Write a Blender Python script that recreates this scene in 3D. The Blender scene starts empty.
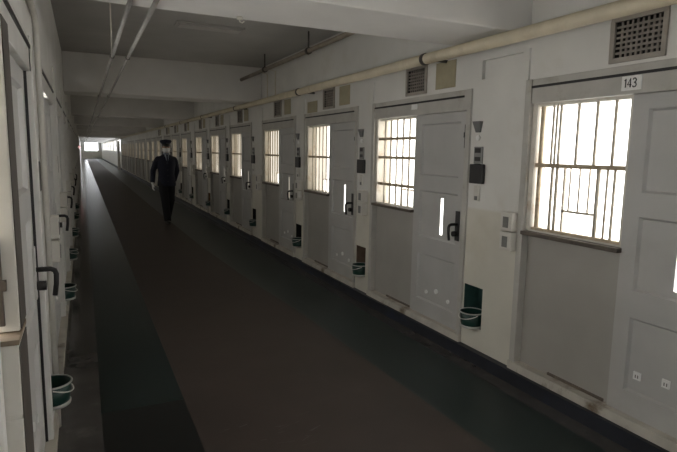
import bpy, bmesh, math, random
from mathutils import Vector, Matrix
random.seed(4)
S = bpy.context.scene
COL = S.collection
PI = math.pi

# ------------------------------------------------------------------ materials
def mat(name, col, rough=.6, var=.12, scale=6., stain=None, stain_scale=3., stain_amt=.5, bump=0., metal=0., spec=.5, stretch=(1, 1, 1), emit=0., dado=None):
    m = bpy.data.materials.new(name); m.use_nodes = True
    nt = m.node_tree; N = nt.nodes; L = nt.links
    b = N['Principled BSDF']
    b.inputs['Roughness'].default_value = rough
    b.inputs['Metallic'].default_value = metal
    b.inputs['Specular IOR Level'].default_value = spec
    tc = N.new('ShaderNodeTexCoord'); mp = N.new('ShaderNodeMapping'); mp.inputs['Scale'].default_value = stretch
    L.new(tc.outputs['Object'], mp.inputs['Vector'])
    nz = N.new('ShaderNodeTexNoise'); nz.inputs['Scale'].default_value = scale; nz.inputs['Detail'].default_value = 6
    L.new(mp.outputs['Vector'], nz.inputs['Vector'])
    mr = N.new('ShaderNodeMapRange'); mr.inputs['From Min'].default_value = .3; mr.inputs['From Max'].default_value = .7
    mr.inputs['To Min'].default_value = 1 - var; mr.inputs['To Max'].default_value = 1 + var
    L.new(nz.outputs['Fac'], mr.inputs['Value'])
    mx = N.new('ShaderNodeVectorMath'); mx.operation = 'SCALE'; mx.inputs[0].default_value = col
    L.new(mr.outputs['Result'], mx.inputs['Scale'])
    out = mx.outputs['Vector']
    if dado:      # two-tone paint: the lower colour up to a painted line on the wall
        sp = N.new('ShaderNodeSeparateXYZ'); L.new(tc.outputs['Object'], sp.inputs['Vector'])
        rd = N.new('ShaderNodeMapRange'); rd.inputs['From Min'].default_value = dado[3] - .01; rd.inputs['From Max'].default_value = dado[3] + .01; rd.inputs['To Min'].default_value = 1; rd.inputs['To Max'].default_value = 0
        L.new(sp.outputs['Z'], rd.inputs['Value'])
        lo = N.new('ShaderNodeVectorMath'); lo.operation = 'SCALE'; lo.inputs[0].default_value = dado[:3]; L.new(mr.outputs['Result'], lo.inputs['Scale'])
        md = N.new('ShaderNodeMix'); md.data_type = 'RGBA'; L.new(rd.outputs['Result'], md.inputs['Factor']); L.new(out, md.inputs['A']); L.new(lo.outputs['Vector'], md.inputs['B'])
        out = md.outputs['Result']
    if stain:
        n2 = N.new('ShaderNodeTexNoise'); n2.inputs['Scale'].default_value = stain_scale; n2.inputs['Detail'].default_value = 8; n2.inputs['Roughness'].default_value = .65
        L.new(mp.outputs['Vector'], n2.inputs['Vector'])
        r2 = N.new('ShaderNodeMapRange'); r2.inputs['From Min'].default_value = .55; r2.inputs['From Max'].default_value = .72; r2.inputs['To Max'].default_value = stain_amt
        L.new(n2.outputs['Fac'], r2.inputs['Value'])
        mm = N.new('ShaderNodeMix'); mm.data_type = 'RGBA'
        L.new(r2.outputs['Result'], mm.inputs['Factor']); L.new(out, mm.inputs['A']); mm.inputs['B'].default_value = (*stain, 1)
        out = mm.outputs['Result']
    L.new(out, b.inputs['Base Color'])
    if bump:
        bp = N.new('ShaderNodeBump'); bp.inputs['Strength'].default_value = bump; bp.inputs['Distance'].default_value = .01
        L.new(nz.outputs['Fac'], bp.inputs['Height']); L.new(bp.outputs['Normal'], b.inputs['Normal'])
    if emit:
        b.inputs['Emission Color'].default_value = (*col, 1); b.inputs['Emission Strength'].default_value = emit
    return m

def glow(name, col, strength):
    m = bpy.data.materials.new(name); m.use_nodes = True
    nt = m.node_tree; N = nt.nodes; L = nt.links
    b = N['Principled BSDF']; b.inputs['Base Color'].default_value = (.7, .7, .68, 1); b.inputs['Roughness'].default_value = .5
    tc = N.new('ShaderNodeTexCoord'); nz = N.new('ShaderNodeTexNoise'); nz.inputs['Scale'].default_value = 5
    L.new(tc.outputs['Object'], nz.inputs['Vector'])
    mr = N.new('ShaderNodeMapRange'); mr.inputs['To Min'].default_value = strength * .8; mr.inputs['To Max'].default_value = strength * 1.2
    L.new(nz.outputs['Fac'], mr.inputs['Value'])
    b.inputs['Emission Color'].default_value = (*col, 1)
    L.new(mr.outputs['Result'], b.inputs['Emission Strength'])
    return m

M = {}
M['wall'] = mat('wall_paint', (.66, .65, .615), .55, .07, 2.2, (.47, .42, .32), 1.7, .35, .05, dado=(.61, .585, .51, 1.17))
M['wall_left'] = mat('left_wall_lit_paint', (.78, .77, .74), .5, .07, 2.2, (.55, .5, .4), 1.7, .35, .05)  # wall paint lightened: light falling on the left side put into the colour
M['leaf_lit_left'] = mat('left_leaf_lit_paint', (.60, .595, .58), .45, .06, 3., (.45, .42, .37), 2.5, .3)  # leaf paint lightened the same way, brightness of the left side painted in
M['frame_lit_left'] = mat('left_frame_lit_paint', (.70, .69, .66), .45, .08, 5., (.4, .34, .26), 6, .5)  # frame paint lightened to match, light put into the colour
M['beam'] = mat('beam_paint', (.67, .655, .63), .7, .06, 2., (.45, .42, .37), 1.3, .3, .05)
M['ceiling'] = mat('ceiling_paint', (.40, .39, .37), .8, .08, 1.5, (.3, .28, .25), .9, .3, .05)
M['leaf'] = mat('leaf_grey_paint', (.44, .435, .42), .45, .06, 3., (.35, .33, .29), 2.5, .3)
M['door'] = mat('door_grey_paint', (.345, .33, .30), .45, .06, 3., (.33, .31, .28), 2.5, .3)
M['frame'] = mat('frame_grey_paint', (.45, .435, .40), .45, .1, 5., (.28, .23, .16), 6, .5)
M['white_metal'] = mat('cream_metal_paint', (.66, .63, .56), .45, .1, 6., (.4, .27, .13), 7., .6)
M['bar'] = mat('bar_cream_paint', (.52, .48, .41), .5, .15, 9., (.32, .2, .1), 9., .6)
M['rust'] = mat('rusty_rail', (.46, .38, .27), .7, .25, 14., (.16, .085, .04), 10, .8)
M['sill'] = mat('dark_sill', (.10, .08, .065), .6, .3, 12., (.25, .2, .15), 9, .6)
M['door_sill'] = mat('door_sill_paint', (.52, .49, .43), .55, .1, 8., (.11, .065, .03), 4.5, 1.0)
M['kerb'] = mat('blue_kerb_paint', (.015, .017, .024), .5, .3, 5., (.014, .030, .075), 1.1, .9)
M['gutter'] = mat('grey_concrete_floor', (.072, .067, .064), .12, .22, 4., (.15, .14, .135), 5., .5, .015)
M['green'] = mat('dark_green_lino', (.013, .022, .0215), .20, .1, 3., (.020, .028, .028), 2., .4, .02, spec=.25)
M['green_matt'] = mat('worn_dark_green_lino', (.0135, .0235, .0225), .38, .1, 3., (.021, .029, .028), 2., .4, .03, spec=.3)
M['black_lino'] = mat('black_lino', (.0095, .0105, .0105), .35, .1, 3., spec=.3)
M['brown'] = mat('brown_lino', (.042, .031, .026), .55, .12, 2.5, (.056, .045, .039), 1.6, .5, .03, spec=.4)
M['scuff'] = mat('scuffed_lino', (.062, .055, .052), .5, .3, 12., (.037, .0285, .0245), 9., .9)
M['pipe'] = mat('cream_pipe_paint', (.56, .50, .37), .5, .1, 6., (.36, .3, .2), 5., .5)
M['pipe_dark'] = mat('brown_grey_pipe', (.27, .23, .18), .5, .2, 8., (.13, .1, .08), 6., .5)
M['conduit'] = mat('grey_conduit', (.30, .29, .27), .5, .15, 8.)
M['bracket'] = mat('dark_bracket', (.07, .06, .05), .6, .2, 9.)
M['black'] = mat('black_plastic', (.014, .013, .013), .45, .2, 20.)
M['dark_metal'] = mat('dark_metal', (.05, .05, .05), .4, .2, 20., metal=.3)
M['steel'] = mat('dull_steel', (.22, .22, .215), .4, .15, 15., metal=.5)
M['box'] = mat('light_box_plastic', (.62, .60, .55), .5, .05, 10.)
M['boxface'] = mat('grey_box_window', (.17, .17, .16), .35, .2, 12.)
M['tan'] = mat('tan_plate', (.36, .32, .215), .6, .15, 7., (.25, .2, .12), 6., .5)
M['vent_dark'] = mat('vent_inside', (.02, .018, .016), .8, .2, 20.)
M['vent_frame'] = mat('vent_frame_paint', (.33, .30, .26), .55, .15, 9., (.18, .13, .08), 9., .6)
M['vent_grid'] = mat('vent_grid_metal', (.20, .18, .155), .55, .2, 20.)
M['white'] = mat('white_plate', (.78, .78, .76), .5, .04, 20.)
M['ink'] = mat('black_ink', (.02, .02, .02), .5, .1, 20.)
M['niche_green'] = mat('niche_green', (.022, .065, .058), .7, .3, 12.)
M['niche_tan'] = mat('niche_tan', (.17, .12, .085), .7, .3, 12.)
M['niche_dark'] = mat('niche_dark', (.012, .012, .012), .8, .3, 12.)
M['niche_orange'] = mat('niche_orange', (.26, .15, .07), .7, .3, 12.)
M['bucket'] = mat('green_plastic', (.005, .034, .026), .4, .15, 15.)
M['bucket_in'] = mat('bucket_inside', (.01, .012, .012), .6, .1, 15.)
M['rim'] = mat('white_rim_plastic', (.45, .45, .43), .5, .1, 20.)
M['cabinet'] = mat('cabinet_cream_paint', (.62, .60, .55), .5, .06, 5., (.4, .35, .27), 5., .4)
M['wood'] = mat('brown_wood_top', (.22, .17, .12), .6, .2, 6., stretch=(1, 8, 1))
M['diffuser'] = mat('lamp_diffuser', (.43, .42, .40), .5, .05, 6.)
M['lamp_grey'] = mat('lamp_grey', (.16, .16, .155), .5, .1, 15.)
M['navy'] = mat('navy_wool', (.010, .012, .026), .85, .2, 40.)
M['trouser'] = mat('black_wool', (.007, .007, .010), .85, .2, 40.)
M['skin'] = mat('skin', (.45, .31, .24), .55, .06, 30.)
M['hair'] = mat('black_hair', (.012, .011, .010), .6, .2, 60.)
M['mask'] = mat('white_mask', (.82, .83, .84), .8, .03, 40.)
M['shoe'] = mat('black_leather', (.010, .010, .010), .3, .1, 30.)
M['shirt'] = mat('pale_shirt', (.30, .34, .40), .8, .05, 40.)
M['tie'] = mat('dark_tie', (.02, .025, .045), .7, .1, 40.)
M['rope'] = mat('off_white_rope', (.55, .54, .5), .8, .15, 40.)
M['pane_bright'] = glow('bright_frosted_pane', (1, .985, .955), 3.6)
M['pane_fill'] = glow('unseen_fill_pane', (1, .985, .955), 24.)  # out-of-view fill glow, added to brighten the left wall
M['pane_white'] = glow('white_frosted_pane', (1, .97, .92), 3.4)
M['pane_cream'] = glow('cream_frosted_pane', (1, .90, .74), .92)
M['pane_dim'] = glow('dim_cream_frosted_pane', (1, .88, .71), .50)
M['pane_left'] = glow('left_frosted_pane', (1, .985, .96), 7.0)
M['pane_left_far'] = glow('left_far_frosted_pane', (1, .96, .88), 2.0)
M['red_lamp'] = glow('red_lamp', (1, .45, .45), .8)

# ------------------------------------------------------------------ mesh builder
class MB:
    def __init__(s): s.v = []; s.f = []; s.mi = []; s.sm = []
    def face(s, pts, mi=0, smooth=False):
        n = len(s.v); s.v += [tuple(p) for p in pts]; s.f.append(tuple(range(n, n + len(pts)))); s.mi.append(mi); s.sm.append(smooth)
    def box(s, x0, x1, y0, y1, z0, z1, mi=0):
        n = len(s.v)
        s.v += [(x, y, z) for z in (z0, z1) for y in (y0, y1) for x in (x0, x1)]
        for q in ((0, 2, 3, 1), (4, 5, 7, 6), (0, 1, 5, 4), (2, 6, 7, 3), (0, 4, 6, 2), (1, 3, 7, 5)):
            s.f.append(tuple(n + i for i in q)); s.mi.append(mi); s.sm.append(False)
    def rings(s, rs, mi=0, cap=True, smooth=True):
        n0 = len(s.v); k = len(rs[0])
        for r in rs: s.v += [tuple(p) for p in r]
        for i in range(len(rs) - 1):
            for j in range(k):
                a = n0 + i * k + j; b = n0 + i * k + (j + 1) % k
                s.f.append((a, b, b + k, a + k)); s.mi.append(mi); s.sm.append(smooth)
        if cap:
            s.f.append(tuple(n0 + j for j in reversed(range(k)))); s.mi.append(mi); s.sm.append(False)
            e = n0 + (len(rs) - 1) * k
            s.f.append(tuple(e + j for j in range(k))); s.mi.append(mi); s.sm.append(False)
    def tube(s, pts, r, seg=12, mi=0):
        pts = [Vector(p) for p in pts]; rs = []
        rr = r if isinstance(r, (list, tuple)) else [r] * len(pts)
        up = None
        for i, p in enumerate(pts):
            t = (pts[min(i + 1, len(pts) - 1)] - pts[max(i - 1, 0)]).normalized()
            if up is None: up = Vector((0, 0, 1)) if abs(t.z) < .9 else Vector((0, 1, 0))
            a = t.cross(up).normalized(); b = a.cross(t).normalized(); up = b
            rs.append([p + (a * math.cos(q) + b * math.sin(q)) * rr[i] for q in [2 * PI * j / seg for j in range(seg)]])
        s.rings(rs, mi)
    def lathe(s, prof, c=(0, 0), seg=28, mi=0, cap=True):
        s.rings([[(c[0] + r * math.cos(2 * PI * j / seg), c[1] + r * math.sin(2 * PI * j / seg), z) for j in range(seg)] for r, z in prof], mi, cap)
    def loft(s, rows, seg=18, mi=0, ref=Vector((0, 1, 0))):
        # rows: (centre, rx, ry [, power]) ; ring plane is normal to the path, rx along ref x tangent, ry along ref-ish
        cs = [Vector(r[0]) for r in rows]; rs = []
        for i, r in enumerate(rows):
            t = (cs[min(i + 1, len(cs) - 1)] - cs[max(i - 1, 0)]).normalized()
            y = (ref - t * ref.dot(t)).normalized(); x = y.cross(t).normalized()
            rs.append([cs[i] + x * r[1] * math.cos(q) + y * r[2] * math.sin(q) for q in [2 * PI * j / seg for j in range(seg)]])
        s.rings(rs, mi)
    def ellip(s, c, rx, ry, rz, mi=0, seg=18, n=10):
        c = Vector(c)
        s.rings([[c + Vector((rx * math.sin(a) * math.cos(q), ry * math.sin(a) * math.sin(q), -rz * math.cos(a))) for q in [2 * PI * j / seg for j in range(seg)]]
                 for a in [PI * (i + .02) / (n + .04) if 0 < i < n else (.02 if i == 0 else PI - .02) for i in range(n + 1)]], mi)
    def mesh(s, name):
        me = bpy.data.meshes.new(name); me.from_pydata(s.v, [], s.f)
        me.polygons.foreach_set('material_index', s.mi); me.polygons.foreach_set('use_smooth', s.sm); me.update()
        return me
    def build(s, name, mats, parent=None, loc=None, fix=True, bevel=0):
        me = s.mesh(name)
        bm = bmesh.new(); bm.from_mesh(me)
        if fix:
            bmesh.ops.remove_doubles(bm, verts=bm.verts, dist=1e-5)
            bmesh.ops.recalc_face_normals(bm, faces=bm.faces)
        bm.to_mesh(me); bm.free()
        for m in (mats if isinstance(mats, (list, tuple)) else [mats]): me.materials.append(m)
        o = bpy.data.objects.new(name, me); COL.objects.link(o)
        if parent: o.parent = parent
        if loc: o.location = loc
        if bevel:
            b = o.modifiers.new('bevel', 'BEVEL'); b.width = bevel; b.segments = 2; b.limit_method = 'ANGLE'
        return o

def one(name, m, parent, *boxes, bevel=0):
    b = MB()
    for q in boxes: b.box(*q)
    return b.build(name, m, parent, bevel=bevel)

def remeshed(mb, name, m, parent, voxel, smooth=4, loc=None):
    t = mb.build(name + '_source', m)
    r = t.modifiers.new('r', 'REMESH'); r.mode = 'VOXEL'; r.voxel_size = voxel; r.use_smooth_shade = True
    s = t.modifiers.new('s', 'SMOOTH'); s.iterations = smooth; s.factor = .5
    dg = bpy.context.evaluated_depsgraph_get()
    me = bpy.data.meshes.new_from_object(t.evaluated_get(dg))
    me.name = name
    old = t.data
    bpy.data.objects.remove(t); bpy.data.meshes.remove(old)
    me.materials.clear(); me.materials.append(m)
    o = bpy.data.objects.new(name, me); COL.objects.link(o); o.parent = parent
    if loc: o.location = loc
    return o

def empty(name, loc, rz=0):
    o = bpy.data.objects.new(name, None); o.empty_display_size = .1; COL.objects.link(o); o.location = loc; o.rotation_euler = (0, 0, rz); return o
def tag(o, label, cat, group=None, kind=None):
    o['label'] = label; o['category'] = cat
    if group: o['group'] = group
    if kind: o['kind'] = kind
    return o
def struct(o, label=None):
    o['kind'] = 'structure'
    if label: o['label'] = label
    return o
def dup(o, parent=None):
    c = o.copy(); COL.objects.link(c); c.parent = parent
    for ch in list(o.children): dup(ch, c)
    return c

ORD = ['zeroth', 'first', 'second', 'third', 'fourth', 'fifth', 'sixth', 'seventh', 'eighth', 'ninth', 'tenth', 'eleventh', 'twelfth', 'thirteenth', 'fourteenth',
       'fifteenth', 'sixteenth', 'seventeenth', 'eighteenth', 'nineteenth', 'twentieth', 'twenty-first', 'twenty-second', 'twenty-third', 'twenty-fourth']

# ------------------------------------------------------------------ layout (metres; Y runs down the corridor)
XR, XL = 2.66, -.205
CEIL, SOFF = 2.90, 2.355
BAY = 5.84
Y0, YE, YC = -5.0, 90.3, 44.2          # rear wall, end wall, end of the cells
DW, DTOP, DBOT = 1.53, 2.06, .10
right_F = [.875, 2.73]                  # far jamb of every door in the right wall (door 0 is beside the camera)
k = 0
while True:
    for i in range(3):
        n = 3.28 + BAY * k + 1.85 * i
        if n + DW < YC: right_F.append(n + DW)
    k += 1
    if 3.28 + BAY * k > YC - 2: break
left_N = [-.52, 1.33]
k = 0
while True:
    for i in range(3):
        n = 3.48 + BAY * k + 1.85 * i
        if n + DW < YC: left_N.append(n)
    k += 1
    if 3.48 + BAY * k > YC - 2: break

def place(side, i):
    """root transform of a door: local x along the wall to the viewer's right, y into the wall"""
    return ((XR, right_F[i], 0), -PI / 2) if side == 'right' else ((XL, left_N[i], 0), PI / 2)

# ------------------------------------------------------------------ walls with recesses
def wall_mesh(u0, u1, z0, z1, holes, thick=.22):
    """front face at y=0, going into +y; holes: (u0,u1,z0,z1,depth or None,mat index)"""
    us = sorted({u0, u1, *[h[0] for h in holes], *[h[1] for h in holes]}); zs = sorted({z0, z1, *[h[2] for h in holes], *[h[3] for h in holes]})
    b = MB()
    def hole(u, z):
        for h in holes:
            if h[0] < u < h[1] and h[2] < z < h[3]: return h
    for j in range(len(zs) - 1):
        run = None
        for i in range(len(us) - 1):
            h = hole((us[i] + us[i + 1]) / 2, (zs[j] + zs[j + 1]) / 2)
            if h is None:
                if run is None: run = us[i]
            if run is not None and (h is not None or i == len(us) - 2):
                e = us[i] if h is not None else us[i + 1]
                b.face([(run, 0, zs[j]), (e, 0, zs[j]), (e, 0, zs[j + 1]), (run, 0, zs[j + 1])]); run = None
    for a, c, p, q, d, mi in holes:
        dd = d if d else thick
        b.face([(a, 0, p), (a, dd, p), (a, dd, q), (a, 0, q)], mi); b.face([(c, 0, p), (c, 0, q), (c, dd, q), (c, dd, p)], mi)
        b.face([(a, 0, p), (c, 0, p), (c, dd, p), (a, dd, p)], mi); b.face([(a, 0, q), (a, dd, q), (c, dd, q), (c, 0, q)], mi)
        if d: b.face([(a, dd, p), (c, dd, p), (c, dd, q), (a, dd, q)], mi)
    # back, ends
    thr = [h for h in holes if not h[4]]
    if not thr:
        b.face([(u0, thick, z0), (u0, thick, z1), (u1, thick, z1), (u1, thick, z0)])
    else:
        uu = sorted({u0, u1, *[x for h in thr for x in h[:2]]}); zz = sorted({z0, z1, *[x for h in thr for x in h[2:4]]})
        for i in range(len(uu) - 1):
            for j in range(len(zz) - 1):
                if not any(h[0] < (uu[i] + uu[i + 1]) / 2 < h[1] and h[2] < (zz[j] + zz[j + 1]) / 2 < h[3] for h in thr):
                    b.face([(uu[i], thick, zz[j]), (uu[i], thick, zz[j + 1]), (uu[i + 1], thick, zz[j + 1]), (uu[i + 1], thick, zz[j])])
    b.face([(u0, 0, z0), (u0, 0, z1), (u0, thick, z1), (u0, thick, z0)]); b.face([(u1, 0, z0), (u1, thick, z0), (u1, thick, z1), (u1, 0, z1)])
    b.face([(u0, 0, z0), (u0, thick, z0), (u1, thick, z0), (u1, 0, z0)]); b.face([(u0, 0, z1), (u1, 0, z1), (u1, thick, z1), (u0, thick, z1)])
    return b

NIC = (1.545, 1.755, .26, .575)
VENT = (.63, .90, 2.105, 2.295)
FIT = 11                               # doors on each side that carry small fittings
NICHE_MAT = {2: 1, 3: 2, 4: 3, 5: 3, 7: 4}
def holes_for(side):
    hs = []
    arr = right_F if side == 'right' else left_N
    for i, p in enumerate(arr):
        o = YE - p if side == 'right' else p - Y0          # u of the root
        hs.append((o, o + DW, DBOT, DTOP, .17, 0))
        if i <= FIT:
            hs.append((o + NIC[0], o + NIC[1], NIC[2], NIC[3], .14, NICHE_MAT.get(i, 3) if side == 'right' else 3))
            if side == 'right': hs.append((o + VENT[0], o + VENT[1], VENT[2], VENT[3], .08, 5))
    # windows of the far end of the corridor (right side only)
    if side == 'right':
        y = 44.95
        while y + 4.6 < YE - 1:
            hs.append((YE - y - 4.6, YE - y, 1.33, 2.32, None, 0)); y += BAY
        # shallow panel at the top of the wide pier
        hs.append((YE - 3.19, YE - 2.79, 2.115, 2.25, .03, 0))
    return hs
wm = [M['wall'], M['niche_green'], M['niche_tan'], M['niche_dark'], M['niche_orange'], M['vent_dark']]
wr = wall_mesh(0, YE - Y0, 0, CEIL, holes_for('right')).build('wall_right', wm, fix=False)
wr.location = (XR, YE, 0); wr.rotation_euler = (0, 0, -PI / 2); struct(wr, 'long white painted wall of cell doors on the right')
wl = wall_mesh(0, YE - Y0, 0, CEIL, holes_for('left')).build('wall_left', [M['wall_left']] + wm[1:], fix=False)
wl.location = (XL, Y0, 0); wl.rotation_euler = (0, 0, PI / 2); struct(wl, 'white painted wall of cell doors close on the left')
WID = XR - XL
we = wall_mesh(0, WID, 0, CEIL, [(.5, 2.4, 1.15, 2.75, None, 0)]).build('wall_end', M['wall'], fix=False)
we.location = (XL, YE, 0); struct(we, 'white end wall far down the corridor with a bright window')
wb = wall_mesh(0, WID, 0, CEIL, [(.75, WID - .75, 1.15, 2.2, None, 0)]).build('wall_back', M['wall'], fix=False)  # opening added behind the camera to let sky light in
wb.location = (XR, Y0, 0); wb.rotation_euler = (0, 0, PI); struct(wb)

# window frames of the far openings and of the added rear opening
wi = 1
def window_frame(u0, u1, z0, z1, n, loc, rz, label):
    global wi
    b = MB(); f = .05
    b.box(u0, u1, .06, .12, z0, z0 + f); b.box(u0, u1, .06, .12, z1 - f, z1); b.box(u0, u0 + f, .06, .12, z0, z1); b.box(u1 - f, u1, .06, .12, z0, z1)
    for i in range(1, n):
        u = u0 + (u1 - u0) * i / n; b.box(u - .02, u + .02, .065, .115, z0, z1)
    b.box(u0, u1, .07, .11, (z0 + z1) / 2 - .015, (z0 + z1) / 2 + .015)
    o = b.build('window_%d' % wi, M['white_metal'], fix=False); o.location = loc; o.rotation_euler = (0, 0, rz); struct(o, label); wi += 1
window_frame(.5, 2.4, 1.15, 2.75, 3, (XL, YE, 0), 0, 'bright window in the end wall of the corridor')
window_frame(.75, WID - .75, 1.15, 2.2, 2, (XR, Y0, 0), PI, None)  # unseen rear window, added as a light source
y = 44.95; q = 1
while y + 4.6 < YE - 1:
    window_frame(YE - y - 4.6, YE - y, 1.33, 2.32, 4, (XR, YE, 0), -PI / 2, '%s bright side window beyond the last right-hand cell' % ORD[q]); y += BAY; q += 1

# ------------------------------------------------------------------ floor, ceiling, beams, kerb
fb = MB()
def strip(x0, x1, y0, y1, mi): fb.face([(x0, y0, 0), (x1, y0, 0), (x1, y1, 0), (x0, y1, 0)], mi)
strip(XL - .2, .035, Y0, YE, 0)
strip(.035, .515, Y0, 3.32, 3); strip(.035, .515, 3.32, YE, 1)
edge = [(1.93, Y0), (1.93, 2.0), (1.87, 4.8), (1.775, 6.4), (1.70, 9.0), (1.66, 16.0), (1.64, YE)]
for (xa, ya), (xb, yb) in zip(edge, edge[1:]):
    fb.face([(.515, ya, 0), (xa, ya, 0), (xb, yb, 0), (.515, yb, 0)], 2)
    fb.face([(xa, ya, 0), (2.485, ya, 0), (2.485, yb, 0), (xb, yb, 0)], 4)
strip(2.485, XR + .2, Y0, YE, 0)
fo = fb.build('floor', [M['gutter'], M['green'], M['brown'], M['black_lino'], M['green_matt']]); struct(fo, 'dark corridor floor with brown centre and green side strips')
# floor thickness
one('floor_slab', M['gutter'], None, (XL - .2, XR + .2, Y0, YE, -.15, -.005))['kind'] = 'structure'
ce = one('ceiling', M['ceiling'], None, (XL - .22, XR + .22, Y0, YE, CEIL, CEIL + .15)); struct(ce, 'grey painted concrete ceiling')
for i in range(-1, 15):
    y = 2.73 + BAY * i
    b = MB(); b.box(XL, XR, y, y + .57, SOFF, CEIL)
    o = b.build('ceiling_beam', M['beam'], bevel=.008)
    if i == 0: FIRST_BEAM = o
    struct(o, 'pale concrete cross beam under the ceiling, %s from the camera' % ORD[i + 1] if i >= 0 else None)
kb = one('baseboard_right', M['kerb'], None, (2.605, XR, Y0, YE, 0, .092)); struct(kb, 'dark blue painted kerb along the foot of the right wall')
kl = one('baseboard_left', M['door_sill'], None, (XL, XL + .018, Y0, YE, 0, .092)); struct(kl, 'worn white kerb along the foot of the left wall')

# ------------------------------------------------------------------ cell door prototype pieces
def slab(u0, u1, z0, z1, yf, th, rec):
    b = MB()
    us = sorted({u0, u1, *[h[0] for h in rec], *[h[1] for h in rec]}); zs = sorted({z0, z1, *[h[2] for h in rec], *[h[3] for h in rec]})
    for i in range(len(us) - 1):
        for j in range(len(zs) - 1):
            uc, zc = (us[i] + us[i + 1]) / 2, (zs[j] + zs[j + 1]) / 2
            if any(h[0] < uc < h[1] and h[2] < zc < h[3] for h in rec): continue
            b.face([(us[i], yf, zs[j]), (us[i + 1], yf, zs[j]), (us[i + 1], yf, zs[j + 1]), (us[i], yf, zs[j + 1])])
    def recess(a, c, p, q, y0, d, holes=()):
        s = min(.012, (c - a) / 8)
        A = [(a, y0, p), (c, y0, p), (c, y0, q), (a, y0, q)]
        B = [(a + s, y0 + d, p + s), (c - s, y0 + d, p + s), (c - s, y0 + d, q - s), (a + s, y0 + d, q - s)]
        for i in range(4): b.face([A[i], A[(i + 1) % 4], B[(i + 1) % 4], B[i]])
        if not holes: b.face(B)
        else:
            h = holes[0]
            b.face([B[0], (h[0], y0 + d, p + s), (h[0], y0 + d, q - s), B[3]]); b.face([(h[1], y0 + d, p + s), B[1], B[2], (h[1], y0 + d, q - s)])
            b.face([(h[0], y0 + d, p + s), (h[1], y0 + d, p + s), (h[1], y0 + d, h[2]), (h[0], y0 + d, h[2])])
            b.face([(h[0], y0 + d, h[3]), (h[1], y0 + d, h[3]), (h[1], y0 + d, q - s), (h[0], y0 + d, q - s)])
            e = y0 + d + .02
            for P, Q in (((h[0], h[2]), (h[1], h[2])), ((h[1], h[2]), (h[1], h[3])), ((h[1], h[3]), (h[0], h[3])), ((h[0], h[3]), (h[0], h[2]))):
                b.face([(P[0], y0 + d, P[1]), (Q[0], y0 + d, Q[1]), (Q[0], e, Q[1]), (P[0], e, P[1])])
            b.face([(h[0], e, h[2]), (h[1], e, h[2]), (h[1], e, h[3]), (h[0], e, h[3])])
    for h in rec: recess(h[0], h[1], h[2], h[3], yf, h[4], h[5] if len(h) > 5 else ())
    yb = yf + th
    b.face([(u0, yb, z0), (u0, yb, z1), (u1, yb, z1), (u1, yb, z0)])
    b.face([(u0, yf, z0), (u0, yf, z1), (u0, yb, z1), (u0, yb, z0)]); b.face([(u1, yf, z0), (u1, yb, z0), (u1, yb, z1), (u1, yf, z1)])
    b.face([(u0, yf, z0), (u0, yb, z0), (u1, yb, z0), (u1, yf, z0)]); b.face([(u0, yf, z1), (u1, yf, z1), (u1, yb, z1), (u0, yb, z1)])
    return b

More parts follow.
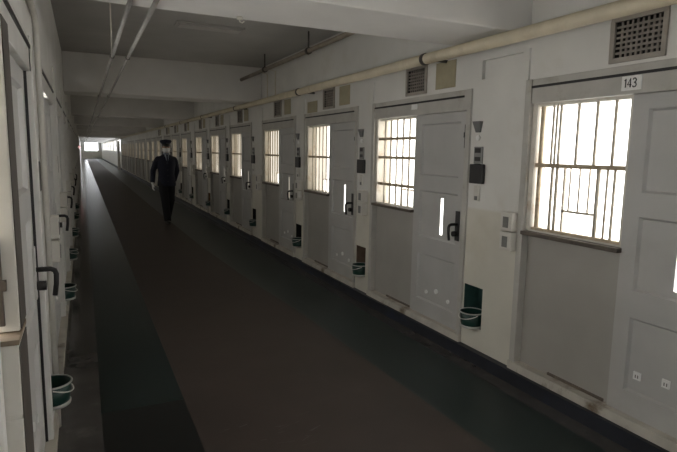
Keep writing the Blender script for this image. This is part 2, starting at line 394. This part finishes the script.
SLOT = (1.135, 1.175, .895, 1.205)
def make_door(style, level):
    """style: dict of the window look; level 2 full, 1 middle, 0 far"""
    r = empty('door_0', (0, 0, 0))
    b = MB()
    b.box(0, .05, -.018, .06, DBOT + .05, DTOP); b.box(1.48, DW, -.018, .06, DBOT + .05, DTOP); b.box(.05, 1.48, -.008, .06, 1.905, DTOP)
    b.build('door_frame', M['frame_lit_left'] if 'left' in style['tags'] else M['frame'], r, fix=False, bevel=.004 if level == 2 else 0)
    one('door_sill', M['door_sill'], r, (0, DW, -.03, .06, DBOT - .006, DBOT + .05))
    lf = 'left' in style['tags']
    one('top_track', M['black'], r, (.05, 1.486 if lf else 1.44, -.016, -.008, 2.003, 2.018))
    if style.get('plain'): one('edge_gap', M['black'], r, (1.4725, 1.4795, .006, .018, DBOT + .05, 1.905), (1.4745, 1.4795, -.0125, -.008, 1.905, 2.003))
    one('lower_panel', M['door'], r, (.05, .755, .040, .07, DBOT + .05, 1.05))
    SL = style.get('slotpos', SLOT)
    one('rust_edge', M['sill'], r, (.30, .72, .030, .045, DBOT + .05, DBOT + .066))
    one('upper_edge', M['wall'], r, (-.012, .014, -.014, 0, DTOP, 2.262))
    leaf = slab(.757, 1.478, DBOT + .052, 1.903, .018, .05,
                [(.85, 1.38, .285, .70, .018), (.85, 1.38, .85, 1.255, .018, [SL]), (.85, 1.38, 1.385, 1.825, .018)]).build('door_leaf', M['leaf_lit_left'] if 'left' in style['tags'] else M['leaf'], r)
    one('peep_slot', style['slot'], leaf, (SL[0] + .001, SL[1] - .001, .041, .0555, SL[2] + .001, SL[3] - .001))
    # handle: plate, stem, drop lever
    if level >= 1:
        h = one('handle_plate', M['leaf_lit_left'] if lf else M['dark_metal'], leaf, (1.375, 1.425, .008, .018, .885, 1.125), bevel=.003 if level == 2 else 0)
        hb = MB(); hb.tube([(1.40, .01, 1.02), (1.40, -.05, 1.02), (1.40, -.066, 1.012), (1.40, -.072, .995), (1.40, -.07, .95), (1.40, -.062, .895)], .0115, 10)
        hb.tube([(1.40, .01, .945), (1.40, -.03, .945)], .022, 12)
        hb.build('handle', M['black'], leaf)
        if not lf: one('latch', M['dark_metal'], leaf, (1.452, 1.474, .0, .018, 1.62, 1.80), (1.457, 1.47, -.012, 0, 1.70, 1.74))
    if level == 2:
        if style.get('stickers') == 'square':
            for u, z in ((.915, .385), (1.075, .405)):
                o = one('white_tab', M['white'], leaf, (u - .021, u + .021, .028, .036, z - .022, z + .022)); 
                one('tab_mark', M['boxface'], o, (u - .010, u - .004, .0275, .028, z - .012, z + .006), (u + .004, u + .010, .0275, .028, z - .012, z + .006))
        else:
            for j, (u, z, rr) in enumerate(((.985, .365, .016), (1.13, .40, .021), (1.30, .355, .017))):
                bb = MB(); bb.tube([(u, .036, z), (u, .026, z)], rr, 14); bb.build('white_cap', M['white'], leaf)
    # window
    w = MB()
    w.box(.05, .088, .010, .13, 1.085, 1.905); w.box(.742, .757, .02, .13, 1.085, 1.905); w.box(.088, .742, .03, .13, 1.885, 1.905); w.box(.05, .757, .03, .13, 1.05, 1.085)
    wf = w.build('window_frame', M['white_metal'], r, fix=False)
    one('window_sill', M['sill'], r, (.055 if style.get('plain') else .035, .75 if style.get('plain') else .765, .0 if style.get('plain') else -.022, .04, 1.045, 1.072), bevel=.004 if level == 2 else 0)
    sp = style['split']
    if sp > .09: one('window_pane', style['left'], r, (.088, sp, .115, .13, 1.085, 1.885))
    one('window_pane', style['right'], r, (max(sp, .088), .742, .115, .13, 1.085, 1.885))
    rows = style['rails']
    for z in rows: one('rail', M['rust'], r, (.085, .748, .022, .046, z - .013, z + .013))
    def bar(u, z0, z1, y=.034, rr=.0095, m=M['bar']):
        b = MB(); b.tube([(u, y, z0), (u, y, z1)], rr, 8); return b.build('bar', m, r)
    mid = rows[0]
    if level == 2 and style['kind'] == 'near':
        for u, rr in ((.118, .014), (.205, .008), (.232, .008), (.262, .009), (.395, .009), (.525, .009), (.645, .009)): bar(u, mid + .013, 1.885, .034, rr, M['rust'] if u == .118 else M['bar'])
        for u, rr in ((.118, .014), (.225, .010), (.262, .010), (.565, .012), (.625, .007), (.672, .008)): bar(u, 1.085, mid - .013, .034, rr, M['rust'] if u == .118 else M['bar'])
        for u in (.345, .415, .485): bar(u, 1.235, mid - .013, .06, .006, M['bar'])
        one('hatch_frame', M['bar'], r, (.296, .556, .052, .066, 1.222, 1.236), (.296, .310, .052, .066, 1.10, 1.236), (.296, .310, .052, .066, 1.236, mid - .013))
        one('bottom_rail', M['rust'], r, (.085, .748, .02, .05, 1.085, 1.102))
    else:
        n = 5 if level >= 1 else 3
        for j in range(n): bar(.088 + .654 * (j + 1) / (n + 1), 1.085, 1.885)
        if style.get('hatch'):
            one('hatch_pane', M['pane_white'], r, (.42, .66, .100, .112, 1.095, 1.225))
            if level >= 1: one('hatch_frame', M['bar'], r, (.41, .67, .090, .112, 1.225, 1.238), (.41, .42, .090, .112, 1.085, 1.225), (.66, .67, .090, .112, 1.085, 1.225))
    return r

ST = {}
ST['bright'] = dict(kind='near', left=M['pane_bright'], right=M['pane_bright'], split=0, slot=M['pane_bright'], rails=[1.51], stickers='square', slotpos=(1.06, 1.125, .895, 1.175))
ST['beside'] = dict(ST['bright'], left=M['pane_fill'], right=M['pane_fill'])  # unseen pane boosted as fill light for the left side
ST['second'] = dict(kind='mid', left=M['pane_cream'], right=M['pane_white'], split=.16, slot=M['pane_white'], rails=[1.53, 1.71, 1.27], hatch=True)
ST['third'] = dict(kind='mid', left=M['pane_cream'], right=M['pane_white'], split=.46, slot=M['pane_white'], rails=[1.51], hatch=True)
ST['cream'] = dict(kind='mid', left=M['pane_cream'], right=M['pane_cream'], split=0, slot=M['pane_dim'], rails=[1.51], hatch=True)
ST['dim'] = dict(kind='mid', left=M['pane_dim'], right=M['pane_dim'], split=0, slot=M['pane_cream'], rails=[1.51])
ST['left_far'] = dict(kind='mid', left=M['pane_left_far'], right=M['pane_left_far'], split=0, slot=M['pane_cream'], rails=[1.51])
ST['left_near'] = dict(kind='mid', left=M['pane_left'], right=M['pane_left'], split=0, slot=M['pane_cream'], rails=[1.51], plain=True)
ST['left'] = dict(kind='mid', left=M['pane_left'], right=M['pane_left'], split=0, slot=M['pane_cream'], rails=[1.51])
protos = {}
dn = 1
def door(side, i):
    global dn
    if side == 'right': st, lv = (('beside', 2), ('bright', 2), ('second', 2), ('third', 2), ('cream', 2), ('cream', 1), ('cream', 1), ('cream', 1))[i] if i < 8 else ('dim', 0)
    else: st, lv = ('left_near' if i == 1 else 'left' if i < 3 else 'left_far', 2 if i < 3 else 1 if i < 7 else 0)
    key = (st, lv)
    if key not in protos: protos[key] = make_door(dict(ST[st], tags=st), lv); r = protos[key]
    else: r = dup(protos[key])
    loc, rz = place(side, i); r.location = loc; r.rotation_euler = (0, 0, rz); r.name = 'door_%d' % dn; dn += 1
    if i == 0: lab = 'grey cell door beside the camera on the %s wall' % side
    elif side == 'right' and i == 1: lab = 'nearest grey cell door on the right, numbered 143, with bright barred window'
    elif side == 'right' and i == 2: lab = 'grey cell door second from the front on the right, three rails across its window'
    else: lab = 'grey steel cell door with barred window, %s from the front on the %s wall' % (ORD[i], side)
    struct(r, lab); r['category'] = 'door'
    return r
DR = [door('right', i) for i in range(len(right_F))]
DL = [door('left', i) for i in range(len(left_N))]

# number plates on the door heads
def digits(text, h, parent, u, z, y):
    """stroke digits 1 4 3 made of flat bars and tubes, in the plane of the plate"""
    b = MB(); w = h * .5; t = h * .075; x = u
    def st(pts): b.tube([(x + p[0] * w, y, z + p[1] * h) for p in pts], t, 6)
    for c in text:
        if c == '1': st([(.25, .8), (.55, 1), (.55, 0)])
        if c == '4': st([(.75, 0), (.75, 1), (.05, .3), (1, .3)])
        if c == '3':
            st([(.05, .86), (.3, .99), (.65, .98), (.88, .78), (.7, .56), (.4, .52)]); st([(.4, .52), (.8, .44), (.95, .22), (.7, .03), (.3, .01), (.02, .15)])
        x += w * (1.0 if c == '1' else 1.32)
    return b.build('digits', M['ink'], parent)
p1 = one('number_plate', M['white'], DR[1], (.70, .815, -.014, -.0075, 1.925, 2.0))
digits('143', .046, p1, .712, 1.94, -.0145)
one('number_plate', M['white'], DR[2], (.715, .80, -.014, -.0075, 1.955, 2.0))

# ------------------------------------------------------------------ small fittings at each door
def near_name(side, i):
    if side == 'right' and i == 1: return 'cell door 143'
    return 'the %s %s-hand cell door' % (ORD[i], side)
def proto_bucket():
    r = empty('bucket', (0, 0, 0))
    b = MB(); b.lathe([(.001, .004), (.074, .004), (.078, .010), (.0905, .118), (.0875, .119), (.074, .014), (.001, .012)], seg=28, cap=False); b.build('bucket_body', M['bucket'], r)
    b = MB(); b.lathe([(.0905, .112), (.095, .113), (.096, .119), (.093, .122), (.0875, .121), (.087, .117)], seg=28, cap=False); b.build('rim', M['rim'], r)
    b = MB(); b.lathe([(.074, .0), (.083, .0), (.085, .016), (.0795, .018)], seg=28, cap=False); b.build('base_ring', M['rim'], r)
    b = MB(); b.tube([(.095 * math.cos(a), -.012 - .0 * a, .146 - .02 + .0) if False else (.099 * math.cos(a), -.099 * math.sin(a) * .93 - .006, +.108 - .038 * math.sin(a)) for a in [PI * j / 16 for j in range(17)]], .0035, 8); b.build('handle', M['rope'], r)
    return r
def proto_block():
    r = empty('call_box', (0, 0, 0))
    one('box_body', M['black'], r, (-.072, .072, -.032, 0, -.072, .072), bevel=.006)
    one('upper_plate', M['steel'], r, (-.05, .04, -.014, 0, .075, .20), bevel=.003)
    one('plate_window', M['black'], r, (-.036, .026, -.017, -.013, .155, .19), (-.036, .026, -.017, -.013, .095, .125))
    one('lower_switch', M['box'], r, (-.03, .03, -.016, 0, -.20, -.085), bevel=.003)
    one('switch_key', M['boxface'], r, (-.014, .016, -.02, -.015, -.195, -.165))
    return r
def proto_switch():
    r = empty('switch_box', (0, 0, 0))
    for k, z in enumerate((.0, .135)):
        o = one('box_unit', M['box'], r, (-.055, .055, -.065, 0, z, z + .125), bevel=.004)
        one('box_window', M['boxface'], o, (-.028, .022, -.068, -.064, z + .02, z + .095))
    return r
def proto_lamp():
    r = empty('indicator_lamp', (0, 0, 0))
    b = MB(); b.rings([[(-.04, 0, .035), (.04, 0, .035), (.04, -.035, .035), (-.04, -.035, .035)], [(-.022, 0, -.045), (.022, 0, -.045), (.022, -.014, -.045), (-.022, -.014, -.045)]], smooth=False); b.build('lamp_hood', M['lamp_grey'], r)
    b = MB(); b.tube([(0, 0, -.085), (0, -.012, -.085)], .02, 14); b.build('button', M['white'], r)
    return r
def proto_vent():
    r = empty('vent_grille', (0, 0, 0))
    f = .026; w = .135; h = .095
    one('vent_frame', M['vent_frame'], r, (-w - f, w + f, -.014, .004, -h - f, -h), (-w - f, w + f, -.014, .004, h, h + f), (-w - f, -w, -.014, .004, -h, h), (w, w + f, -.014, .004, -h, h), bevel=.003)
    b = MB()
    for j in range(1, 9): u = -w + 2 * w * j / 9; b.box(u - .006, u + .006, .006, .012, -h, h)
    for j in range(1, 7): z = -h + 2 * h * j / 7; b.box(-w, w, .004, .010, z - .006, z + .006)
    b.build('grid', M['vent_grid'], r, fix=False)
    return r
def proto_plate():
    return one('vent_cover', M['tan'], None, (-.13, .13, -.008, 0, -.105, .105), bevel=.002)
FITS = [
 ('bucket', proto_bucket, (1.65, -.005, .26), 'green bucket with white rim in the low wall niche past %s', 'bucket', 'green buckets in the wall niches', None),
 ('call_box', proto_block, (1.64, 0, 1.43), 'black call box on the pier past the handle of %s', 'call box', 'black call boxes on the piers', None),
 ('switch_box', proto_switch, (-.056, 0, .925), 'two stacked pale boxes on the wall beside the window of %s', 'switch box', 'pale switch boxes on the piers', None),
 ('indicator_lamp', proto_lamp, (1.62, 0, 1.78), 'small grey indicator lamp high on the pier past %s', 'lamp', 'indicator lamps on the piers', None),
 ('vent_grille', proto_vent, (.765, 0, 2.20), 'square dark vent grille in the wall above %s', 'vent', 'vent grilles above the cell doors', None),
 ('vent_cover', proto_plate, (1.185, 0, 2.20), 'tan blank cover plate next to the vent above %s', 'cover plate', 'tan cover plates above the cell doors', None),
]
pcache = {}
for side in ('right', 'left'):
    for i in range(1, FIT + 1):
        loc, rz = place(side, i)
        Rm = Matrix.Rotation(rz, 3, 'Z')
        for name, fn, off, lab, cat, grp, _ in FITS:
            if side == 'left' and (i > 6 or (i == 1 and name == 'switch_box')): continue
            if side == 'right' and i == 1 and name not in ('switch_box', 'vent_grille'): continue
            if side == 'left' and name in ('vent_cover', 'indicator_lamp', 'vent_grille'): continue
            if side == 'right' and i > 8 and name in ('indicator_lamp', 'switch_box'): continue
            if name not in pcache: o = pcache[name] = fn()
            else: o = dup(pcache[name])
            x, yy, z = off
            if name == 'switch_box' and i > 1 and side == 'right': x = -.13
            if name == 'bucket' and side == 'left': yy = -.012
            if name == 'call_box' and side == 'left': o.scale = (.8, .45, 1)
            p = Vector(loc) + Rm @ Vector((x, yy, 0)); o.location = (p.x, p.y, z); o.rotation_euler = (0, 0, rz)
            if name == 'bucket': o.rotation_euler = (0, 0, rz + random.uniform(-.3, .3))
            tag(o, lab % near_name(side, i), cat, grp)

# a second tan patch to the left of the vent over the third door
o = one('wall_patch', M['tan'], None, (-.16, .16, -.004, 0, -.07, .07)); loc, rz = place('right', 3)
o.location = (XR, right_F[3] - .25, 2.135); o.rotation_euler = (0, 0, rz); tag(o, 'tan stained blank patch left of the vent above the third right-hand door', 'patch')

# ------------------------------------------------------------------ pipes
def pipe_thing(name, label, pts, r, m, rings=(), hang=(), axis_r=1.35):
    b = MB(); b.tube(pts, r, 14); o = b.build(name, m); tag(o, label, 'pipe')
    for p in rings:
        c = MB(); c.tube([(p[0], p[1] - .02, p[2]), (p[0], p[1] + .02, p[2])], r * axis_r, 14); c.build('pipe_clamp', M['bracket'], o)
    for p, top, rr in hang:
        c = MB(); c.tube([p, top], rr, 8); c.build('hanger', M['bracket'], o)
    return o
PX, PZ = 2.45, 2.303
pipe_thing('wall_pipe', 'long cream pipe running along the top of the right wall below the beams', [(PX, Y0 + .02, PZ), (PX, 20, PZ), (PX, 44, PZ)], .041, M['pipe'],
           [(PX, y, PZ) for y in (1.2, 3.62, 6.35, 9.4, 12.3, 15.2, 18.1)], [((PX, y, PZ), (XR, y, PZ), .012) for y in (1.2, 3.62, 6.35, 9.4, 12.3, 15.2, 18.1)], 1.12)
UX, UZ = 2.33, 2.69
u = pipe_thing('upper_pipe', 'brown pipe hung under the ceiling between the first two beams', [(UX, 3.30, UZ), (UX, 8.57, UZ)], .026, M['pipe_dark'],
           [(UX, y, UZ) for y in (4.3, 5.75, 7.35)], [((UX, y, UZ), (UX, y, CEIL), .010) for y in (4.3, 5.75, 7.35)], 1.5)
for y in (7.15, 7.5): 
    c = MB(); c.tube([(UX, y, UZ - .02), (UX + .085, y, UZ - .04), (UX + .085, y, PZ + .03)], .006, 8); c.build('riser', M['pipe'], u)
for n, (x, z, lab) in enumerate(((.252, 2.318, 'left grey conduit of the two running under the beams down the corridor'), (.372, 2.318, 'right grey conduit of the two running under the beams down the corridor'))):
    o = pipe_thing('ceiling_conduit', lab, [(x, Y0 + .02, z), (x, 30, z), (x, 80, z)], .0125, M['conduit'], [(x, 2.73 + BAY * i + .12, z + .006) for i in range(0, 6)] + [(x, 4.9, z)], (), 1.45)
    o['group'] = 'conduits under the beams'
    if n == 0:
        c = MB(); c.tube([(x, 4.9, z), (x, 4.9, CEIL)], .006, 8); c.build('hanger', M['white_metal'], o)
# white downpipe with elbow on the left wall
pts = [(-.189, Y0 + .02, 2.23), (-.189, 3.14, 2.23), (-.189, 3.20, 2.215), (-.189, 3.235, 2.18), (-.189, 3.25, 2.12), (-.189, 3.25, .001)]
b = MB(); b.tube(pts, .0148, 14); o = b.build('drain_pipe', M['box']); tag(o, 'white downpipe with an elbow on the left wall before the stacked boxes', 'pipe')

# lamp fixture on the ceiling and the hook under the first beam
L_ = empty('ceiling_light', (1.30, 6.05, CEIL)); tag(L_, 'flat unlit ceiling light between the first two beams', 'lamp')
one('lamp_housing', M['ceiling'], L_, (-.36, .36, -.11, .11, -.02, 0), bevel=.004)
one('lamp_diffuser', M['diffuser'], L_, (-.33, .33, -.085, .085, -.035, -.02), bevel=.005)
b = MB(); b.tube([(.873, 3.24, SOFF), (.873, 3.24, SOFF - .016)], .018, 14); b.tube([(.873, 3.24, SOFF - .016), (.873, 3.24, SOFF - .028), (.889, 3.24, SOFF - .034), (.90, 3.24, SOFF - .022)], .004, 8)
b.build('cable_hook', M['white_metal'], FIRST_BEAM)

# ------------------------------------------------------------------ left foreground cabinet
C_ = empty('wall_cabinet', (XL, 1.385, 0)); tag(C_, 'white steel box with brown top fixed to the wall at the lower left edge', 'box')
one('cabinet_body', M['cabinet'], C_, (0, .052, .0, .17, .945, 1.118), (0, .052, .0, .17, .30, .937), (.002, .050, .003, .165, .93, .95), bevel=.003)
one('cabinet_top', M['wood'], C_, (0, .054, -.003, .172, 1.118, 1.130))
one('side_shade', M['bracket'], C_, (.052, .0545, .006, .165, .31, 1.11))  # dark sheet: shade of the corridor face put into the colour
Q_ = empty('steel_post', (XL, 1.445, 0)); tag(Q_, 'pale steel upright above the white box at the left edge', 'post')
one('post_panel', M['cabinet'], Q_, (.0, .051, 0, .13, 1.132, 1.87), bevel=.003)
one('bolt', M['sill'], Q_, (.012, .022, -.010, 0, 1.15, 1.36), (.008, .030, -.013, 0, 1.235, 1.26))
one('side_shade', M['bracket'], Q_, (.051, .0535, .012, .128, 1.135, 1.865))  # shaded corridor face of the upright, painted dark
# red lamp far down the left wall
b = MB(); b.ellip((0, 0, 0), .06, .06, .06); o = b.build('alarm_lamp', M['red_lamp']); o.location = (XL + .07, 30, 1.62); tag(o, 'small red glowing lamp far down the left wall', 'lamp')
# pale post at the end of the cells
o = one('white_post', M['white_metal'], None, (-.09, .09, -.09, .09, 0, SOFF - .22), bevel=.01); o.location = (2.50, 44.6, 0); tag(o, 'pale post far down the corridor where the right-hand cells end', 'post')
# worn scratches on the lino
sb = MB()
for k in range(26):
    x = random.uniform(.58, 1.15); y = random.uniform(2.35, 2.85); a = random.uniform(-.5, .5); l = random.uniform(.02, .10); w = random.uniform(.002, .008)
    dx, dy = math.cos(a) * l, math.sin(a) * l
    sb.face([(x, y, .0012), (x + dx, y + dy, .0012), (x + dx - dy * .05, y + dy + w, .0012), (x - w * .3, y + w, .0012)])
o = sb.build('floor_scuffs', M['scuff'], fix=False); o['kind'] = 'stuff'; tag(o, 'pale scuff marks on the brown floor near the front', 'scuffs')

# ------------------------------------------------------------------ the guard
P = empty('person', (1.60, 11.95, 0), math.radians(4))
tag(P, 'person in dark navy uniform, peaked cap and white mask walking up the corridor', 'person')
V = Vector
# faces -Y.  x>0 is the picture's right (his left)
hipL, kneeL, ankL = V((.085, .02, .90)), V((.065, -.05, .49)), V((.02, .10, .10))      # rear leg, heel up
hipR, kneeR, ankR = V((-.085, 0, .90)), V((-.065, -.12, .49)), V((-.04, -.20, .085))   # front leg
shL, elL, wrL = V((.170, .01, 1.375)), V((.240, .09, 1.12)), V((.185, .13, .89))
shR, elR, wrR = V((-.170, .01, 1.375)), V((-.262, .05, 1.12)), V((-.295, -.02, .87))
def limb(b, pts, rads, n=5):
    rows = []
    for i in range(len(pts) - 1):
        for k in range(n):
            t = k / n; rows.append((pts[i].lerp(pts[i + 1], t), rads[i] + (rads[i + 1] - rads[i]) * t, rads[i] + (rads[i + 1] - rads[i]) * t))
    rows.append((pts[-1], rads[-1], rads[-1])); b.loft(rows, 14)
body = MB()
body.loft([((0, .0, .84), .13, .10), ((0, 0, .92), .165, .115), ((0, 0, 1.05), .14, .10), ((0, -.005, 1.22), .165, .115), ((0, 0, 1.34), .175, .11), ((0, .01, 1.42), .13, .085), ((0, .01, 1.46), .06, .06)], 20)
body.loft([((0, .012, 1.42), .06, .06), ((0, .0, 1.50), .054, .056), ((0, -.005, 1.56), .052, .055)], 16)
# head
body.loft([((0, -.030, 1.490), .030, .030), ((0, -.028, 1.505), .048, .055), ((0, -.022, 1.535), .062, .080), ((0, -.015, 1.58), .070, .092), ((0, -.010, 1.63), .0745, .097), ((0, -.006, 1.67), .074, .096), ((0, -.004, 1.70), .062, .082), ((0, -.004, 1.722), .035, .045)], 22)
body.loft([((0, -.105, 1.612), .010, .008), ((0, -.118, 1.588), .012, .012), ((0, -.122, 1.572), .015, .014), ((0, -.110, 1.560), .012, .010)], 10)   # nose
for s in (-1, 1):
    body.ellip((s * .077, .005, 1.60), .011, .022, .034)           # ears
    body.ellip((s * .03, -.094, 1.635), .022, .012, .008)          # brows
for a, c, d in ((shL, elL, wrL), (shR, elR, wrR)): limb(body, [a + V((-.03 if a.x > 0 else .03, 0, -.035)), c, d], [.050, .038, .029])
for a, c, d in ((hipL, kneeL, ankL), (hipR, kneeR, ankR)): limb(body, [a, c, d], [.085, .058, .040])
def hand(b, w, side, fwd):
    # palm hangs from the wrist, fingers slightly curled
    dn = V((0, -.15, -1)).normalized(); f = V(fwd)
    b.loft([(w + V((0, 0, .03)), .026, .026), (w, .026, .022), (w + dn * .035, .017, .036), (w + dn * .085, .015, .041), (w + dn * .095, .012, .036)], 14)
    for k, (l, o) in enumerate(((.068, -.030), (.076, -.010), (.071, .010), (.056, .029))):
        p0 = w + dn * .085 + f * -o; p1 = p0 + dn * l * .5; p2 = p1 + dn * l * .32 + V((-side * .012, 0, 0)); p3 = p2 + dn * l * .22 + V((-side * .016, 0, 0))
        b.loft([(p0, .0088, .0088), (p1, .0085, .0085), (p2, .0078, .0078), (p3, .006, .006)], 10)
    t0 = w + dn * .03 + f * .03; t1 = t0 + dn * .03 + f * .024 + V((-side * .012, 0, 0)); t2 = t1 + dn * .032 + f * .006 + V((-side * .008, 0, 0))
    b.loft([(t0, .013, .013), (t1, .0105, .0105), (t2, .007, .007)], 10)
hand(body, wrL, 1, (0, -1, 0)); hand(body, wrR, -1, (0, -1, 0))
class GB(MB):
    def loft(s, rows, *a, **k): MB.loft(s, [(r[0], r[1] + .003, r[2] + .003) for r in rows], *a, **k)
for w_, sd_ in ((wrL, 1), (wrR, -1)):
    g = GB(); hand(g, w_, sd_, (0, -1, 0)); remeshed(g, 'glove', M['mask'], P, .004, 2)
ob = remeshed(body, 'body', M['skin'], P, .006, 3)
# trousers
t = MB()
t.loft([((0, .0, .80), .155, .105), ((0, 0, .90), .178, .125), ((0, 0, 1.0), .165, .118)], 20)
for a, c, d in ((hipL, kneeL, ankL), (hipR, kneeR, ankR)):
    e = d + (d - c).normalized() * .02
    limb(t, [a, c, e], [.105, .083, .072])
remeshed(t, 'trousers', M['trouser'], P, .008, 4)
# jacket with sleeves
j = MB()
j.loft([((0, -.0, .795), .195, .142), ((0, 0, .86), .192, .140), ((0, 0, .95), .180, .132), ((0, 0, 1.06), .165, .122), ((0, -.005, 1.20), .185, .135), ((0, 0, 1.32), .196, .128), ((0, .006, 1.38), .182, .112), ((0, .010, 1.42), .135, .095), ((0, .012, 1.455), .085, .075), ((0, .014, 1.475), .066, .064)], 24)
for a, c, d in ((shL, elL, wrL), (shR, elR, wrR)):
    sx = 1 if a.x > 0 else -1; limb(j, [a + V((-.075 * sx, 0, .015)), a + V((-.005 * sx, 0, -.008)), a.lerp(c, .22) + V((.006 * sx, 0, 0)), c, d + (d - c).normalized() * -.005], [.050, .062, .064, .058, .049])
jk = remeshed(j, 'jacket', M['navy'], P, .008, 4)
for z in (.90, 1.02, 1.14):
    b = MB(); yy = -.142 if z < 1 else -.130; b.tube([(.0, yy + .02, z), (.0, yy - .004, z)], .010, 10); b.build('button', M['dark_metal'], jk)
# collar, tie
b = MB(); b.loft([((0, .004, 1.452), .070, .070), ((0, .0, 1.485), .061, .062), ((0, -.002, 1.505), .059, .060)], 20); sh = b.build('shirt_collar', M['shirt'], P)
b = MB(); b.rings([[(-.045, -.098, 1.455), (.045, -.098, 1.455), (.045, -.06, 1.462), (-.045, -.06, 1.462)], [(-.006, -.137, 1.27), (.006, -.137, 1.27), (.006, -.10, 1.27), (-.006, -.10, 1.27)]], smooth=False); b.build('shirt_front', M['shirt'], sh)
b = MB(); b.rings([[(-.018, -.105, 1.462), (.018, -.105, 1.462), (.018, -.08, 1.465), (-.018, -.08, 1.465)], [(-.011, -.115, 1.43), (.011, -.115, 1.43), (.011, -.09, 1.43), (-.011, -.09, 1.43)], [(-.016, -.145, 1.27), (.016, -.145, 1.27), (.016, -.11, 1.27), (-.016, -.11, 1.27)]], smooth=False); b.build('tie', M['tie'], P)
# hair (back and sides) under the cap
b = MB(); b.loft([((0, .018, 1.555), .064, .074), ((0, .014, 1.60), .0775, .086), ((0, .006, 1.65), .080, .094), ((0, .004, 1.69), .074, .088)], 22)
b.build('hair', M['hair'], P)
# eyes
for s in (-1, 1):
    b = MB(); b.ellip((s * .030, -.0985, 1.617), .013, .006, .006); b.build('eye', M['hair'], ob)
# mask
b = MB()
rows = []
for z, rx, ry, y in ((1.505, .046, .062, -.026), (1.52, .060, .086, -.024), (1.545, .069, .104, -.020), (1.575, .0745, .116, -.016), (1.598, .0755, .110, -.014)):
    rows.append([V((rx * math.sin(a), y - ry * math.cos(a), z)) for a in [math.radians(-78 + 156 * q / 16) for q in range(17)]])
for i in range(len(rows) - 1):
    for q in range(16): b.face([rows[i][q], rows[i][q + 1], rows[i + 1][q + 1], rows[i + 1][q]], 0, True)
mk = b.build('face_mask', M['mask'], P); sd = mk.modifiers.new('s', 'SOLIDIFY'); sd.thickness = .003; sd.offset = 1
b = MB()
for s in (-1, 1): b.tube([(s * .074, -.035, 1.59), (s * .082, -.005, 1.605), (s * .083, .018, 1.60)], .002, 6); b.tube([(s * .066, -.04, 1.53), (s * .078, -.005, 1.56), (s * .083, .018, 1.585)], .002, 6)
b.build('ear_loop', M['mask'], mk)
# cap
cp = empty('cap', (0, 0, 0)); cp.parent = P
def capring(z, rx, ry, y, tilt=.0): return [V((rx * math.cos(a), y + ry * math.sin(a), z + tilt * math.sin(a))) for a in [2 * PI * q / 28 for q in range(28)]]
b = MB(); b.rings([capring(1.652, .083, .103, -.004), capring(1.69, .085, .105, -.004)]); b.build('cap_band', M['black'], cp)
b = MB(); b.rings([capring(1.688, .086, .106, -.004), capring(1.708, .105, .122, -.006, -.006), capring(1.735, .118, .136, -.008, -.014), capring(1.748, .119, .137, -.008, -.016), capring(1.762, .11, .12, -.006, -.012), capring(1.772, .05, .06, -.004, -.008)]); b.build('cap_crown', M['navy'], cp)
b = MB()
A = [math.radians(200 + 140 * q / 14) for q in range(15)]
inn = [V((.083 * math.cos(a), -.004 + .103 * math.sin(a), 1.658)) for a in A]; outr = [V((.088 * math.cos(a), -.004 + .103 * math.sin(a) - .055 * max(0, -math.sin(a) - .3), 1.658 - .03 * max(0, -math.sin(a) - .3))) for a in A]
for q in range(14): b.face([inn[q], inn[q + 1], outr[q + 1], outr[q]], 0, True)
vz = b.build('cap_visor', M['shoe'], cp); sd = vz.modifiers.new('s', 'SOLIDIFY'); sd.thickness = .004
b = MB(); b.ellip((0, -.118, 1.712), .014, .006, .018); b.build('cap_badge', M['steel'], cp)
# shoes
for nm, ank, pit in (('rear', ankL, -.35), ('front', ankR, .12)):
    b = MB(); b.loft([((0, .085, .035), .028, .03), ((0, .065, .042), .036, .040), ((0, 0, .048), .038, .046), ((0, -.06, .036), .043, .034), ((0, -.12, .028), .045, .026), ((0, -.165, .024), .036, .020), ((0, -.185, .022), .018, .012)], 16, ref=V((0, 0, 1)))
    b.loft([((0, .03, .05), .042, .042), ((0, .03, .11), .042, .044)], 14)
    o = remeshed(b, 'shoe', M['shoe'], P, .006, 3)
    o.rotation_euler = (pit if nm == 'rear' else 0, 0, 0)
    o.location = (ank.x, ank.y - .03, .0)
    if nm == 'rear':
        o.rotation_euler = (.42, 0, 0); o.location = (ank.x, ank.y - .045, .072)
    else:
        o.rotation_euler = (-.10, 0, 0); o.location = (ank.x, ank.y - .03, .008)

# ------------------------------------------------------------------ world, camera
w = bpy.data.worlds.new('world'); S.world = w; w.use_nodes = True
bg = w.node_tree.nodes['Background']; bg.inputs['Color'].default_value = (.93, .96, 1, 1); bg.inputs['Strength'].default_value = 6.5
cam = bpy.data.cameras.new('camera'); co = bpy.data.objects.new('camera', cam); COL.objects.link(co)
rt = V((0.9036196867315862, -0.4279914089371428, 0.017170195896064562)); dn_ = V((-0.042862896287471614, -0.13023579034756702, -0.9905561120069846)); fw = V((0.4261856800421142, 0.894350039295881, -0.13602857544831068))
mw = Matrix.Identity(4)
for i in range(3): mw[i][0] = rt[i]; mw[i][1] = -dn_[i]; mw[i][2] = -fw[i]
mw[2][3] = 1.57
co.matrix_world = mw
cam.sensor_width = 36; cam.lens = 535.18 / 677 * 36; cam.clip_start = .02; cam.clip_end = 500
S.camera = co
S.view_settings.view_transform = 'Standard'; S.view_settings.look = 'None'; S.view_settings.gamma = 1; S.view_settings.exposure = 0
S.view_settings.use_curve_mapping = False
S.cycles.use_denoising = True
S.cycles.max_bounces = 8; S.cycles.diffuse_bounces = 6
